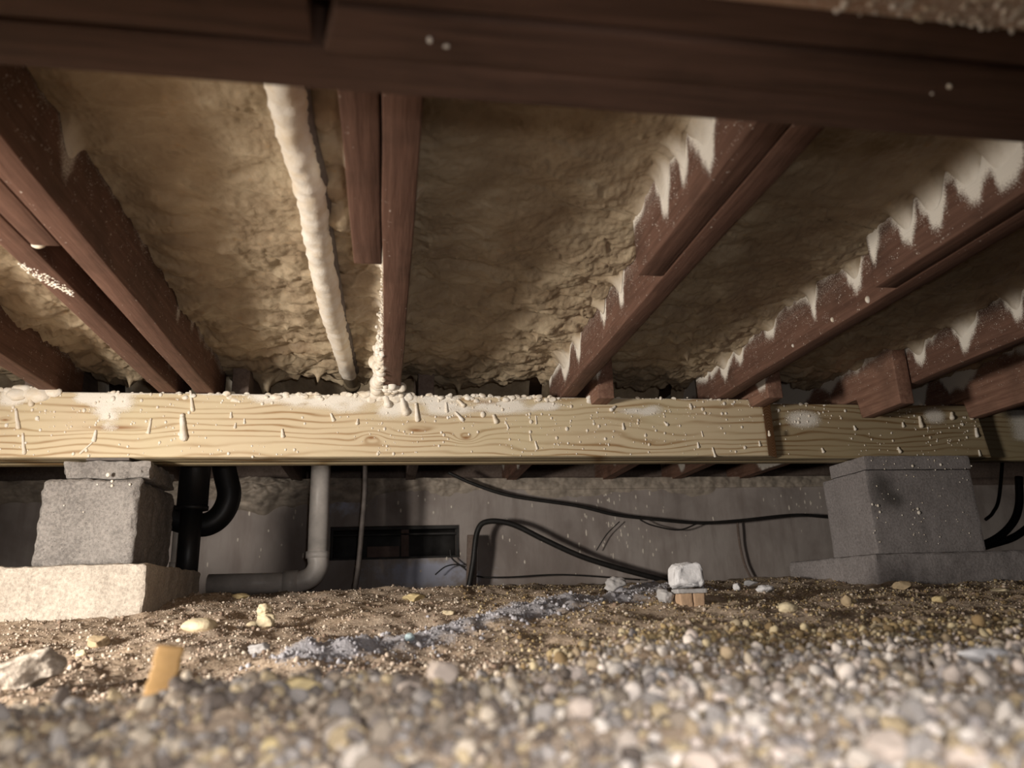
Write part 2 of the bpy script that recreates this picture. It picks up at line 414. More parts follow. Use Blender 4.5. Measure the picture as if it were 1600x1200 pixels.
# ------------------------------------------------------------------ shell
ZG0, ZG1 = .311, .453       # girder bottom / top = joist bottom
ZJ0, ZJ1 = .455, .600       # joist bottom / top
def sbox(name, b, mat, res=(.5, .5, .5), attrf=None, parent=None):
    V, Fs = gridbox(*b, res); at = attrf(V) if attrf else None
    return mk(name, V, Fs, mat, attr=at, kind=None if parent else 'structure', parent=parent)
sbox('ceiling', (-4, 5, -2, 3.3, .602, .64), m_oldwood('subfloor_wood', (.09, .05, .03), (.2, .12, .08), 'X', False))
# back wall: four pieces round the vent opening, in one object
VX0, VX1, VZ0, VZ1 = -.212, .280, .155, .280
WY = 2.95
xs = np.concatenate([np.linspace(-4, VX0, 190), np.linspace(VX0, VX1, 26)[1:], np.linspace(VX1, 5, 236)[1:]]); zs = np.concatenate([np.linspace(-.15, VZ0, 16), np.linspace(VZ0, VZ1, 7)[1:], np.linspace(VZ1, .415, 8)[1:]])
Xw, Zw = np.meshgrid(xs, zs, indexing='ij'); V = st(Xw, WY - .012 * fbm(st(Xw * 3, Zw * 6), 77, 3), Zw).reshape(-1, 3); Fs = grid(len(xs), len(zs))
cen = V[Fs].mean(1); Fs = Fs[~((cen[:, 0] > VX0) & (cen[:, 0] < VX1) & (cen[:, 2] > VZ0) & (cen[:, 2] < VZ1))]
nb = len(V); fr = np.array([[VX0, VZ0], [VX1, VZ0], [VX1, VZ1], [VX0, VZ1], [-4, -.15], [5, -.15], [5, .415], [-4, .415]])
E_ = np.array([[x, y, z] for y in (WY - .012, WY + .2) for x, z in fr]); q_ = lambda i: nb + i
ex = [[q_(i), q_((i + 1) % 4), q_(8 + (i + 1) % 4), q_(8 + i)] for i in range(4)] + [[q_(4 + i), q_(4 + (i + 1) % 4), q_(12 + (i + 1) % 4), q_(12 + i)] for i in range(4)] + [[q_(12), q_(13), q_(14), q_(15)]]
V = np.concatenate([V, E_]); Fs = np.concatenate([Fs, np.array(ex)])
s = np.exp(-((V[:, 0] - .16) / .20) ** 2 - ((V[:, 2] - .10) / .055) ** 2) * .9 + np.exp(-((V[:, 0] + .16) / .12) ** 2 - ((V[:, 2] - .36) / .04) ** 2) * .5  # low patch below the vent paints in bluish reflected daylight, not foam
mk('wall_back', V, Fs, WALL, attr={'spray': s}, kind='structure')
# sill plank on the wall head
sbox('trim_1', (-3.1, 4.2, WY + .03, WY + .16, .416, .452), FARW)
sbox('trim_2', (-3.1, 4.2, WY + .165, WY + .20, .416, .601), FARW)

# foundation vent
t = thing('foundation_vent', (.03, WY, .155), 'dark rectangular foundation vent low in the far grey wall, with divided openings', 'vent')
def pbox(name, b, mat, parent, res=(.05, .05, .05), bev=.0015, attrf=None):
    V, Fs = gridbox(*b, res); o = mk(name, V, Fs, mat, parent, attr=attrf(V) if attrf else None); bevel(o, bev) if bev else None; return o
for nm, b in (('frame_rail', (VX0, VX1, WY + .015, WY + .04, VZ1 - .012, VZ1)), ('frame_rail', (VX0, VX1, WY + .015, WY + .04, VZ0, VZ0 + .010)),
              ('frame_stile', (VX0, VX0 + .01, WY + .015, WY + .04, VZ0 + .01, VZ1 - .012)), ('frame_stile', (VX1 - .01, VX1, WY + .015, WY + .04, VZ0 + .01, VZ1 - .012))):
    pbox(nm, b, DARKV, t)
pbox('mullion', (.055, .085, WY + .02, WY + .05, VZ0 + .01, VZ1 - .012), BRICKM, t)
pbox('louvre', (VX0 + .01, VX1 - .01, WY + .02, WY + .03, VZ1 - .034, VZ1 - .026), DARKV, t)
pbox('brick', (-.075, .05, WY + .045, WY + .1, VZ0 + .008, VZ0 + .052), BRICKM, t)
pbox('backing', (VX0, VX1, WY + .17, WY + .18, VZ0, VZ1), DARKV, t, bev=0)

# ------------------------------------------------------------------ joists with overspray
FING = {}
def _f(seed, X, lst):
    for (px, py, sg) in lst:
        d = ray(px, py); q = d * X / d[0]; FING.setdefault(seed, []).append((q[1], .6 - q[2], sg))
_f(11, .364, [(990, 398, .012), (1042, 352, .016), (1108, 285, .018), (1075, 300, .012)]); _f(11, .403, [(972, 488, .012), (942, 518, .014), (905, 572, .022), (885, 598, .03), (860, 608, .03)])
_f(13, .800, [(1137, 598, .022), (1160, 575, .02), (1206, 535, .010), (1276, 506, .014), (1345, 463, .017)]); _f(13, .762, [(1378, 425, .010), (1420, 396, .015), (1472, 366, .020), (1535, 325, .020), (1585, 300, .016)])
_f(15, 1.217, [(1440, 578, .016), (1516, 556, .018), (1592, 512, .018), (1400, 590, .02)])
_f(8, -.381, [(195, 355, .012), (275, 520, .013), (300, 535, .010), (95, 300, .02)])
def tongue(y, seed):
    """how far foam and overspray run down a joist face, metres below the subfloor"""
    a = np.abs(vn(st(y * 11 + seed * 3.7, 0 * y), seed)); b = np.abs(vn(st(y * 31 + seed, 0 * y), seed + 3))
    c = .5 + .5 * vn(st(y * 5.5 + seed * 1.3, 0 * y), seed + 9)
    if seed in FING:
        y = np.asarray(y, float); T = .044 + .02 * b + .016 * a + .028 * sst(1.3, 1.65, y)
        for (fy, fl, sg) in FING[seed]: T = np.maximum(T, .03 + (fl - .03) * np.exp(-np.abs((y - fy + .012 * vn(st(y * 25, 0 * y), seed)) / (sg * 1.7)) ** 2.2))
        return T
    p = np.clip(.5 + .75 * vn(st(y * 15 + seed * 3.7, 0 * y), seed), 0, 1) ** 1.6
    return .030 + .115 * p * (.45 + .55 * c) + .016 * b + .03 * sst(1.15, 1.6, y)
def joist(x0, x1, y0, y1, label, cat='joist', zb=ZJ0, group=None, mat=None, seedL=None, seedR=None, notch=None, res=.012, skew=0):
    t_name = 'floor_joist'
    V, Fs = gridbox(x0, x1, y0, y1, zb, ZJ1, (.02, res, .012))
    if notch:                     # bearing notch: the foot in front of the girder hangs lower than the bearing
        k = (V[:, 1] > notch) & (V[:, 2] < ZJ0 + .001); V[k, 2] = ZJ0
        k2 = (V[:, 1] > notch - .006) & (V[:, 1] <= notch) & (V[:, 2] < ZJ0 + .001)
    sp = np.zeros(len(V)); d = ZJ1 - V[:, 2]
    for side, sd in ((x0, seedL), (x1, seedR)):
        if sd is None: continue
        k = np.abs(V[:, 0] - side) < 1e-6; T = tongue(V[k, 1], sd)
        sp[k] = np.maximum(sst(T + .020, T - .036, d[k]), .40 * sst(.17, .05, d[k])) * (1 if side == x0 else .55)
    wob = .0015 * vn(st(V[:, 1] * 6, V[:, 0] * 30), int(abs(x0) * 1000))
    V[:, 0] += wob + skew * (V[:, 1] - y1)
    base = ((x0 + x1) / 2, (y0 + y1) / 2, zb)
    o = mk(t_name, V, Fs, mat or RED, base=base, attr={'spray': sp}); bevel(o, .002)
    return tag(o, label, cat, group)

JM = [  # x0, x1, seed left face, seed right face, label
    (-1.135, -1.097, 1, 2, 'dark reddish floor joist beyond the left edge, resting on the pale girder'),
    (-.733, -.694, 3, 4, 'short-looking dark floor joist at the lower left edge, foam above it'),
    (-.495, -.457, 5, 6, 'left board of the close joist pair on the left, white foam frost on its edge'),
    (-.420, -.381, 7, 8, 'right board of the close pair of joists on the left, smooth brown underside'),
    (-.011, .028, 9, 10, 'centre floor joist running straight away, right of the foam-covered pipe'),
    (.403, .441, 11, 12, 'first joist right of the centre bay, speckled left face with white foam tongues'),
    (.800, .838, 13, 14, 'second joist right of the centre bay, streaked with white foam tongues'),
    (1.217, 1.255, 15, 16, 'third joist right of the centre, ending behind a notched tail above the right pier'),
    (1.600, 1.638, 17, 18, 'joist at the far right edge, foam-smeared and barely in view')]
main_j = []
for x0, x1, sl, sr, lab in JM:
    main_j.append(joist(x0, x1, .302, 1.776, lab, seedL=sl, seedR=sr, group='main joists between the two girders'))
# tails of the near bay's joists, lapped beside the main ones
for x0, x1, ye, sl, lab in ((-.456, -.421, .955, None, 'short joist tail wedged between the left pair, foam lump at its cut end'),
                            (-.0505, -.0125, .972, 9, 'short joist tail lapped left of the centre joist, square cut end'),
                            (.364, .402, .975, 11, 'dark joist tail lapped onto the first joist right of centre'),
                            (.761, .799, .985, 13, 'dark joist tail lapped onto the second joist right of centre'),
                            (1.178, 1.216, .98, 15, 'joist tail lapped beside the third joist right of centre, at the upper right')):
    tj = joist(x0, x1, -1.2, ye, lab, seedL=sl, group='joist tails from the near bay')
    if x0 < -.4: left_tail = tj
# joists of the far bay: their tails stick out over the pale girder
for x0, x1, ye, zb, sk, lab in ((.474, .512, 1.588, .432, 0, 'small sawn joist tail sticking out over the girder, right of the first speckled joist'),
                            (.878, .916, 1.560, .430, 0, 'brown joist tail standing out above the cut end of the front girder board'),
                            (1.178, 1.214, 1.505, .405, 0, 'largest brown joist tail, hanging over the girder above the right pier'),
                            (1.480, 1.518, 1.40, .405, 0, 'joist tail cropped by the right edge, over the girder beyond its board end'),
                            (.07, .108, 1.74, ZJ0, 0, 'dim joist beyond the girder, right of the centre joist'),
                            (-.36, -.322, 1.74, ZJ0, 0, 'dim joist beyond the girder, behind the black drain pipe'),
                            (-.80, -.762, 1.74, ZJ0, 0, 'dim joist beyond the girder, above the left pier')):
    joist(x0, x1, ye, WY + .12, lab, zb=zb, notch=1.655 if zb < ZJ0 else None, mat=TAIL if zb < ZJ0 else FARW, seedL=int(x0 * 30 + 60) if zb < ZJ0 else None, group='joists of the far bay', res=.01, cat='joist', skew=sk)

# ------------------------------------------------------------------ near girder (overhead, dark)
t = thing('near_girder', (.3, .355, ZG0), 'dark brown built-up girder crossing the top of the view, close overhead', 'girder')
def nspray(V): return {'spray': .42 * np.clip((V[:, 0] - .15) / .4, 0, 1) * (V[:, 1] < .31)}
pbox('board', (-1.6, 2.2, .374, .412, ZG0 + .001, ZG1), REDX, t, (.05, .02, .02))
V, Fs = gridbox(-.031, 2.2, .335, .372, ZG0 - .005, ZG1 - .004, (.05, .02, .02)); V[:, 0] += np.where(V[:, 0] < -.03, (V[:, 1] - .335) * -.25, 0)
bevel(mk('board', V, Fs, REDX, t), .002)
pbox('board', (-1.6, -.046, .335, .372, ZG0 + .002, ZG1 - .002), REDX, t, (.05, .02, .02))
pbox('board', (-1.6, 2.2, .306, .331, ZG0 - .004, ZG1 - .003), REDX, t, (.05, .02, .02))
NB = m_oldwood('splattered_ledger_lit_tone', (.34, .22, .16), (.58, .40, .28), 'X')  # pale wood colour paints in light striking this board; the splatter is foam
pbox('ledger', (-.2, 2.2, .262, .303, ZG0 - .006, ZG1 - .02), NB, t, (.02, .01, .02), attrf=lambda V: {'spray': .5 * np.clip((V[:, 0] - .1) / .2, 0, 1)})
r = np.random.default_rng(3); n = 260
P = np.c_[r.uniform(.24, .42, n), r.uniform(.27, .303, n), np.full(n, ZG0 - .0065)]
P = np.r_[P, [[.351, .352, ZG0 - .006], [.345, .36, ZG0 - .006], [.02, .352, ZG0 - .006], [.03, .356, ZG0 - .006]]]
V, Fs, c = scatter_mesh(P, r.uniform(.0008, .0026, len(P)), np.tile([[.8, .75, .65]], (len(P), 1)), 1, 4, .05)
mk('foam_bead', V, Fs, FOAMW, t, kind='stuff', smooth=True)

# ------------------------------------------------------------------ far girder (pale pine, lit)
GX, GY = 0.0, 1.66
t = thing('pine_girder', (GX, GY, ZG0), 'pale treated pine girder of doubled boards across the scene, splattered with foam drips', 'girder')
G = t
def px2(x, y, Y=GY): p = onY(x, y, Y); return p[0], p[2]
patches = [(172, 628, .042, .030), (172, 655, .022, .022), (140, 622, .03, .012), (430, 618, .05, .018), (480, 622, .06, .020), (540, 625, .07, .026), (620, 630, .09, .030), (700, 632, .07, .024),
           (780, 634, .08, .018), (850, 636, .04, .012), (1000, 640, .05, .014), (1255, 655, .045, .022), (1460, 650, .03, .02), (20, 622, .03, .016)]
def gspray(V):
    s = np.zeros(len(V)); fx = V[:, 1] < GY + .05
    for (a, b, sx, sz) in patches:
        X, Z = px2(a, b); s = np.maximum(s, np.exp(-(np.abs((V[:, 0] - X) / sx / 1.2) ** 2.4) - np.abs((V[:, 2] - Z) / sz / 1.2) ** 2))
    s = np.maximum(s, .75 * np.exp(-((V[:, 2] - ZG1) / .006) ** 2))
    return {'spray': s * fx * np.clip(.95 + .55 * fbm(st(V[:, 0] * 28, V[:, 2] * 60), 12, 3), 0, 1.2)}
kz = lambda x, y, Y=GY: (onY(x, y, Y)[0], onY(x, y, Y)[2] - ZG0)
K1 = kz(728, 684); K2 = kz(580, 684); K3 = kz(650, 672); K4 = kz(8, 656); K5 = kz(180, 668)
PINE = m_pine('treated_pine', [(K1[0], K1[1], .030, .014, .040), (K2[0], K2[1], .028, .012, -.026), (K3[0], K3[1], .05, .012, .022), (K4[0], K4[1], .022, .008, .02), (K5[0], K5[1], .16, .014, .016)])
PINE2 = m_pine('treated_pine_rear', [], (.62, .60, .55))
XE = .915
V, Fs = gridbox(-1.5, XE, GY, GY + .038, ZG0, ZG1, (.01, .038, .007))
sp = gspray(V)['spray']; V[:, 0] += np.where(V[:, 0] > XE - .001, (V[:, 1] - GY) * 1.15, 0)
b1 = mk('board', V, Fs, PINE, G, attr={'spray': sp}); b1.data.materials.append(m_endgrain())
for p in b1.data.polygons:
    if p.normal.x > .3: p.material_index = 1
bevel(b1, .003)
V, Fs = gridbox(-1.5, 1.565, GY + .040, GY + .077, ZG0 + .001, ZG1 - .001, (.01, .037, .007))
sp = np.zeros(len(V))
for (a, b, sx, sz) in patches[-3:-1]:
    X, Z = px2(a, b, GY + .04); sp = np.maximum(sp, np.exp(-(np.abs((V[:, 0] - X) / sx / 1.2) ** 2.4) - np.abs((V[:, 2] - Z) / sz / 1.2) ** 2))
V[:, 0] += np.where(V[:, 0] > 1.56, -(V[:, 2] - ZG0) * .12, 0)
bevel(mk('board', V, Fs, PINE2, G, attr={'spray': sp}), .003)
pbox('board', (-1.5, 2.6, GY + .079, GY + .116, ZG0, ZG1), PINE2, G, (.02, .037, .02), .003, lambda V: {'spray': .8 * np.exp(-((V[:, 0] - 1.72) / .05) ** 2) * (V[:, 2] > .37)})

def bead_cloud(pts, sizes, name, parent, sub=1, zs=1.0):
    n = len(pts); Vt = ICO[sub][0]; nv = len(Vt)
    S = np.stack([sizes, sizes * .7, sizes * zs], -1) if np.ndim(zs) == 0 else np.stack([sizes, sizes * .7, sizes * zs], -1)
    V = Vt[None] * S[:, None] + pts[:, None]
    return mk(name, V.reshape(-1, 3), (ICO[sub][1][None] + (np.arange(n) * nv)[:, None, None]).reshape(-1, 3), FOAMW, parent, smooth=True, kind='stuff')
# fine splatter of foam beads over the girder face
r = np.random.default_rng(21); n = 1300
X = r.uniform(-.85, 1.55, n); Z = ZG0 + .142 * r.beta(1.1, 1.0, n) ; keep = vn(st(X * 9, Z * 20), 5) + .3 * r.normal(size=n) > -.1
X, Z = X[keep], Z[keep]; Y = np.where(X < XE, GY, GY + .040) - .0004
s = r.gamma(2.0, .00055, len(X)) + .0005
bead_cloud(np.c_[X, Y, Z], s, 'foam_splatter', G, 1, 1.25)
# foam piled along the girder's top edge
pts = []; sz = []
for a, b, dens, big in ((-.80, -.70, 14, .016), (-.62, -.40, 26, .006), (-.40, -.30, 10, .010), (-.28, .40, 240, .0075), (.40, .90, 30, .005), (.46, .56, 10, .010), (.96, 1.5, 20, .006), (-.06, .03, 40, .016), (.0, .055, 12, .020), (-.83, -.72, 10, .022)):
    for _ in range(dens):
        x = r.uniform(a, b); k = GY if x < XE else GY + .04
        pts.append((x, k + r.uniform(-.003, .012), ZG1 - abs(r.normal()) * .007 + .002)); sz.append(big * r.uniform(.35, 1))
pts = np.array(pts); sz = np.array(sz)
Vt, Ft = ICO[2]; nv = len(Vt); V = (Vt[None] * np.stack([sz * 1.25, sz * .5, sz * .8], -1)[:, None] + pts[:, None]).reshape(-1, 3)
V += .0022 * np.stack([vn(V * 110, k) for k in (1, 2, 3)], -1)
mk('foam_crust', V, (Ft[None] + (np.arange(len(pts)) * nv)[:, None, None]).reshape(-1, 3), FOAMW, G, smooth=True, kind='stuff')
n_ = 330; yy = 1.0 + .66 * r.random(n_) ** .6; P_ = np.c_[-.012 - abs(r.normal(size=n_)) * .006 * sst(.9, 1.6, yy), yy, ZJ0 + r.random(n_) * .02 + r.random(n_) ** 2 * .09]
s_ = (.002 + .017 * sst(1.25, 1.66, yy)) * r.uniform(.4, 1, n_)
P_ = np.r_[P_, np.c_[r.uniform(-.01, .03, 26), r.uniform(1.58, 1.66, 26), ZJ0 + r.uniform(-.004, .004, 26)]]; s_ = np.r_[s_, r.uniform(.005, .011, 26)]
bead_cloud(P_, s_, 'foam_crust', main_j[4], 2, 1.1)
q = onZ(68, 395, ZJ0); lump = np.array([[q[0], .958, ZJ0 + .006], [q[0] + .008, .962, ZJ0 + .010], [q[0] - .006, .957, ZJ0 + .012]])
bead_cloud(lump, np.array([.010, .007, .006]), 'foam_lump', left_tail, 2, .8)
n_ = 170; t_ = r.random(n_); u_ = np.clip(.5 + .25 * r.normal(size=n_), 0, 1)
fz = np.array([onZ(28 + 88 * a_, 405 + 48 * a_ + 14 * (1 - b_), ZJ0) for a_, b_ in zip(t_, u_)]); fz[:, 0] = np.clip(fz[:, 0], -.4955, -.458); fz[:, 2] = ZJ0
bead_cloud(fz, r.uniform(.0008, .0024, n_), 'foam_frost', main_j[2], 1, .6)
q = onZ(1369, 460, ZJ0) ; bead_cloud(np.array([[.7995, 1.055, ZJ0 + .010], [.7995, 1.16, ZJ0 + .014], [.7995, 1.30, ZJ0 + .012]]), np.array([.0055, .004, .003]), 'foam_bead', main_j[6], 2, 1.2)
# individual drips: pixel of top, pixel of bottom, width in px
drips = [(50, 606, 49, 632, 11), (25, 640, 29, 668, 9), (36, 678, 38, 708, 8), (150, 674, 147, 688, 9), (146, 690, 126, 708, 5), (236, 655, 232, 676, 7), (285, 650, 287, 684, 16), (298, 612, 301, 641, 8),
         (368, 662, 367, 668, 6), (441, 672, 442, 682, 8), (361, 645, 361, 652, 6), (382, 655, 382, 661, 5), (517, 647, 521, 657, 7), (559, 656, 558, 662, 7), (600, 614, 606, 632, 16), (628, 622, 634, 645, 15), (650, 632, 652, 656, 10),
         (697, 630, 698, 643, 6), (716, 626, 724, 634, 9), (712, 645, 722, 656, 8), (771, 650, 775, 659, 10), (792, 663, 794, 669, 4), (837, 650, 838, 662, 4), (828, 680, 829, 688, 4), (836, 690, 839, 701, 5),
         (973, 662, 974, 670, 6), (1038, 660, 1042, 664, 6), (1096, 674, 1098, 682, 3), (1090, 692, 1091, 699, 5), (1113, 700, 1117, 713, 5), (1201, 674, 1202, 680, 6), (1186, 690, 1187, 696, 5), (960, 636, 955, 640, 9), (1078, 632, 1079, 636, 7),
         (1436, 652, 1439, 666, 9), (1410, 661, 1411, 666, 6), (1334, 666, 1336, 671, 6), (1284, 701, 1286, 706, 6), (1403, 700, 1406, 706, 7), (1517, 643, 1518, 653, 9), (1524, 670, 1526, 681, 8), (1529, 704, 1531, 712, 5), (1486, 646, 1487, 653, 10)]
def drip(parent, a, b, c, d, wpx, Y, name='foam_drip'):
    p = onY(a, b, Y); q = onY(c, d, Y); dep = -(RB.T @ p)[2]; rr = wpx * dep / F_PX / 2
    rr *= .8; P = np.array([p, p * .4 + q * .6, q]); P[:, 1] = Y - rr * .25
    V, Fs = tube(P, [rr * .55, rr * .75, rr], 10, 4)
    e = q + np.array([0, -rr * .25, 0]); m_ = len(V)
    cap = ICO[1][0] * rr * 1.0 + P[-1]; cap2 = ICO[1][0] * rr * .6 + P[0]
    Fs = Fs + (ICO[1][1] + m_).tolist() + (ICO[1][1] + m_ + len(cap)).tolist()
    V = np.concatenate([V, cap, cap2]); V += rr * .12 * np.stack([vn(V * 300, k) for k in (1, 2, 3)], -1)
    return mk(name, V, Fs, FOAMW, parent, smooth=True)
for (a, b, c, d, wp) in drips:
    drip(G, a, b, c, d, wp, GY if a < 1215 else GY + .04)

# ------------------------------------------------------------------ foam between the joists
def foam_bay(xl, xr, label, sl, sr, y0=.30, y1=2.93, xr_near=None, xl_near=None, yend=1.84, seed=0, bumps=(), drops=()):
    """one lumpy foam blanket under the subfloor; tongues climb down both joist faces"""
    nu = 150; u = np.linspace(0, 1, nu); u = .5 - .5 * np.cos(math.pi * u) * (.55) - .5 * .45 * (1 - 2 * u)
    u = np.clip(u, 0, 1); nv = int((y1 - y0) / .0042)
    Yv = np.linspace(y0, y1, nv); Uq, Yq = np.meshgrid(u, Yv, indexing='ij')
    XL = np.where(Yq < .96, xl_near if xl_near is not None else xl, xl); XR = np.where(Yq < .96, xr_near if xr_near is not None else xr, xr)
    Xq = XL + (XR - XL) * Uq
    wx = Xq + .02 * fbm(st(Xq * 9, Yq * 9), seed + 1, 3); wy = Yq + .02 * fbm(st(Xq * 9 + 5, Yq * 9), seed + 2, 3)
    coarse = sst(.75, 1.5, Yq)                          # lumps grow rougher towards the girder
    f1, f2 = worley(st(wx * 19, wy * 23), seed + 3); g1, g2 = worley(st(wx * 52, wy * 60), seed + 4); h1, h2 = worley(st(wx * 8, wy * 10), seed + 6)
    z = .572 - .010 * fbm(st(Xq * 5, Yq * 5), seed + 5, 3)
    z -= (.005 + .022 * coarse) * np.sqrt(np.clip(1 - f1, 0, 1)) + (.0012 + .0062 * coarse) * np.sqrt(np.clip(1 - g1, 0, 1)) + .014 * np.clip(1 - h1, 0, 1)
    # curled folds: sharp creases where sprayed passes overlap
    fold = wy * 15 + 1.3 * fbm(st(Xq * 7, Yq * 5), seed + 7, 3); fr = fold - np.floor(fold)
    z -= .0035 * (1 - fr) ** 2 * (vn(st(Xq * 10, Yq * 12), seed + 8) > -.2)
    thin = np.zeros_like(z)
    for d, sd, wgt in ((Xq - XL, sl, .85), (XR - Xq, sr, 1.0)):
        T = (.03 + .62 * (tongue(Yq, sd) - .03)) * wgt; T = T - (.6 - z)
        e = np.exp(-(np.clip(d, 0, 1) / (.010 + .006 * vn(st(Yq * 20, Xq * 3), sd + 40))) ** 1.3)
        z -= np.maximum(T, 0) * e; thin = np.maximum(thin, e * sst(.0, .05, T))
        z += .012 * np.exp(-((d - .02) / .03) ** 2) * (1 - e) * 0
    for (bx, by, br, bh) in bumps: z -= bh * np.exp(-(((Xq - bx) ** 2 + (Yq - by) ** 2 * .5) / br ** 2) ** 1.6)
    for (bx, by, br, bh) in drops: z -= bh * np.exp(-(np.hypot(Xq - bx, Yq - by) / br) ** 1.1)
    ye = yend + .05 * vn(st(Xq * 14, Xq * 0), seed + 9) + .03 * vn(st(Xq * 40, Xq * 0), seed + 10)
    gap = sst(ye - .012, ye + .012, Yq) * (1 - sst(2.02, 2.08, Yq))
    z = z * (1 - gap) + .606 * gap
    z += .0012 * fbm(st(Xq * 180, Yq * 180), seed + 11, 2)
    V = st(Xq, Yq, z).reshape(-1, 3)
    o = mk('spray_foam', V, grid(nu, nv), FOAM, base=((xl + xr) / 2, 1.2, .575), smooth=True, attr={'thin': np.clip(thin, 0, 1).ravel()})
    return tag(o, label, 'insulation', kind='stuff')
rr = np.random.default_rng(5)
def rdrops(xl, xr, n): return [(rr.uniform(xl + .03, xr - .03), rr.uniform(1.3, 1.82), rr.uniform(.004, .007), rr.uniform(.012, .035)) for _ in range(n)]
foam_bay(-1.097, -.733, 'spray foam bay outside the left edge', 2, 3, seed=100)
foam_bay(-.694, -.495, 'lumpy cream spray foam left of the close pair of joists', 4, 5, seed=200, yend=1.90, drops=rdrops(-.69, -.5, 4))
foam_bay(-.457, -.420, 'narrow strip of foam between the close pair of joists', 6, 7, seed=300, y0=.97)
fb = [onZ(508, 165, .56), onZ(508, 225, .56), onZ(520, 275, .56), onZ(530, 320, .56)]
foam_bay(-.381, -.011, 'lumpy spray foam bay holding the foam-covered pipe, icicles at its far end', 8, 9, xr_near=-.0505, seed=400, yend=1.83,
         bumps=[(p[0], p[1], .024, .02) for p in fb], drops=[(onZ(420, 590, .55)[0], 1.80, .010, .045), (onZ(432, 600, .55)[0], 1.79, .006, .04)] + rdrops(-.38, -.05, 5))
foam_bay(.028, .403, 'smooth brownish spray foam bay right of the centre joist', 10, 11, xr_near=.364, seed=500, yend=1.84, drops=rdrops(.03, .4, 5))
foam_bay(.441, .800, 'spray foam bay between the first and second joists right of centre, in shade', 12, 13, xr_near=.761, seed=600, drops=rdrops(.45, .8, 3))
foam_bay(.838, 1.217, 'dark spray foam bay between the second and third joists right of centre', 14, 15, xr_near=1.178, seed=700)
foam_bay(1.255, 1.600, 'spray foam bay at the far right edge', 16, 17, seed=800)

# foam clinging to the head of the far wall
nu_, nv_ = 900, 60; Xg, Tg = np.meshgrid(np.linspace(-1.5, 2.1, nu_), np.linspace(0, 1, nv_), indexing='ij')
hump = 1 + 1.3 * np.exp(-((Xg + .5) / .22) ** 2) - .45 * sst(.2, .5, Xg)
low = .40 - .022 * hump * (1 + .9 * fbm(st(Xg * 9, Xg * 0), 61, 3)); Zg = low + (.462 - low) * Tg
prof = np.sin(np.clip(Tg * 1.25, 0, 1) * math.pi * .5) ** .7
f1, f2 = worley(st(Xg * 22, Zg * 34), 62); h1, h2 = worley(st(Xg * 55, Zg * 70), 63)
dpt = -.012 + prof * hump * (.020 + .016 * np.clip(1 - f1, 0, 1) + .006 * np.clip(1 - h1, 0, 1) + .012 * fbm(st(Xg * 6, Zg * 6), 64, 3))
tag(mk('wall_foam', st(Xg, WY - dpt, Zg).reshape(-1, 3), grid(nu_, nv_), m_plain('dirty_foam', (.40, .34, .28), .7, .35, 60, .7), base=(.3, WY, .43), smooth=True), 'dirty lumpy foam sealing the top of the far wall under the joists', 'insulation', kind='stuff')

# ------------------------------------------------------------------ foam-covered pipe
cl = [(436, 60), (443, 120), (462, 220), (485, 300), (497, 380), (515, 470), (530, 530), (545, 585)]
P = np.array([onZ(a, b, .532) for a, b in cl])
t = thing('foam_covered_pipe', P[0], 'pipe thickly coated in white foam, hanging left of the centre joist', 'pipe')
V, Fs = tube(P, [.021, .0205, .0195, .0205, .020, .0215, .020, .018], 22, 22, jit=lambda V: .10 * fbm(V * 70, 3, 3) + .07 * vn(V * np.array([30, 160, 30]), 6))
mk('foam_jacket', V, Fs, FOAMW, t, smooth=True)
V, Fs = tube(P + np.array([.012, 0, .010]), .013, 12, 6); mk('bare_pipe', V, Fs, RUST, t, smooth=True)['label'] = 'bare dark pipe showing along the right side'
e = P[-1]; V, Fs = tube([e + [0, -.03, 0], e, e + [0.004, .05, -.002], e + [.005, .12, -.004]], [.014, .0175, .017, .013], 16, 5); mk('coupling', V, Fs, BRASS, t, smooth=True)
e2 = e + [.005, .06, -.003]; V, Fs = tube([e2, e2 + [0, .022, 0]], .021, 16); mk('coupling_ring', V, Fs, BRASS, t, smooth=True)

# ------------------------------------------------------------------ piers
def block(name, b, mat, label, cat, rough=.0022, bev=.004, dark=None, spray=None, res=.006, group=None, chip=0):
    V, Fs = gridbox(*b, (res,) * 3)
    c = np.array([(b[0] + b[1]) / 2, (b[2] + b[3]) / 2, (b[4] + b[5]) / 2]); h = np.array([b[1] - b[0], b[3] - b[2], b[5] - b[4]]) / 2
    # round the arrises
    q = (V - c); inner = np.clip(q, -(h - bev), h - bev); dlt = q - inner; L = np.linalg.norm(dlt, axis=1); k = L > 1e-9
    q[k] = inner[k] + dlt[k] / L[k][:, None] * bev; V = c + q
    nse = np.stack([fbm(V * 45 + s, s, 3) for s in (3, 13, 23)], -1); V = V + rough * nse
    ne = (np.abs(q) > (h - .012)).sum(1) >= 2
    V[ne] += (c - V[ne]) * (chip * np.clip(vn(V[ne] * 60, 4), 0, 1))[:, None]
    at = {}
    if dark is not None: at['dark'] = dark(V)
    if spray is not None: at['spray'] = spray(V)
    o = mk(name, V, Fs, mat, base=(c[0], c[1], b[4]), smooth=True, attr=at or None)
    o.data.set_sharp_from_angle(angle=math.radians(28))
    return tag(o, label, cat, group)
ob = block('concrete_pad', (-.875, -.452, 1.56, 1.99, -.05, .0862), CONC_P, 'pale rough concrete footing pad under the left pier', 'concrete block', .0025, .006)
def clad(parent, pts, name='foam_splatter'):
    P = np.array([onY(a, b, Y) for a, b, Y, s in pts]); S = np.array([s for *_, s in pts]); return bead_cloud(P, S, name, parent, 1, 1.1)
lb = block('pier_block', (-.700, -.508, 1.652, 1.915, .0870, .2655), CONC_L, 'worn grey concrete block of the left pier, standing on the pale pad', 'concrete block', .0028, .012, chip=.03)
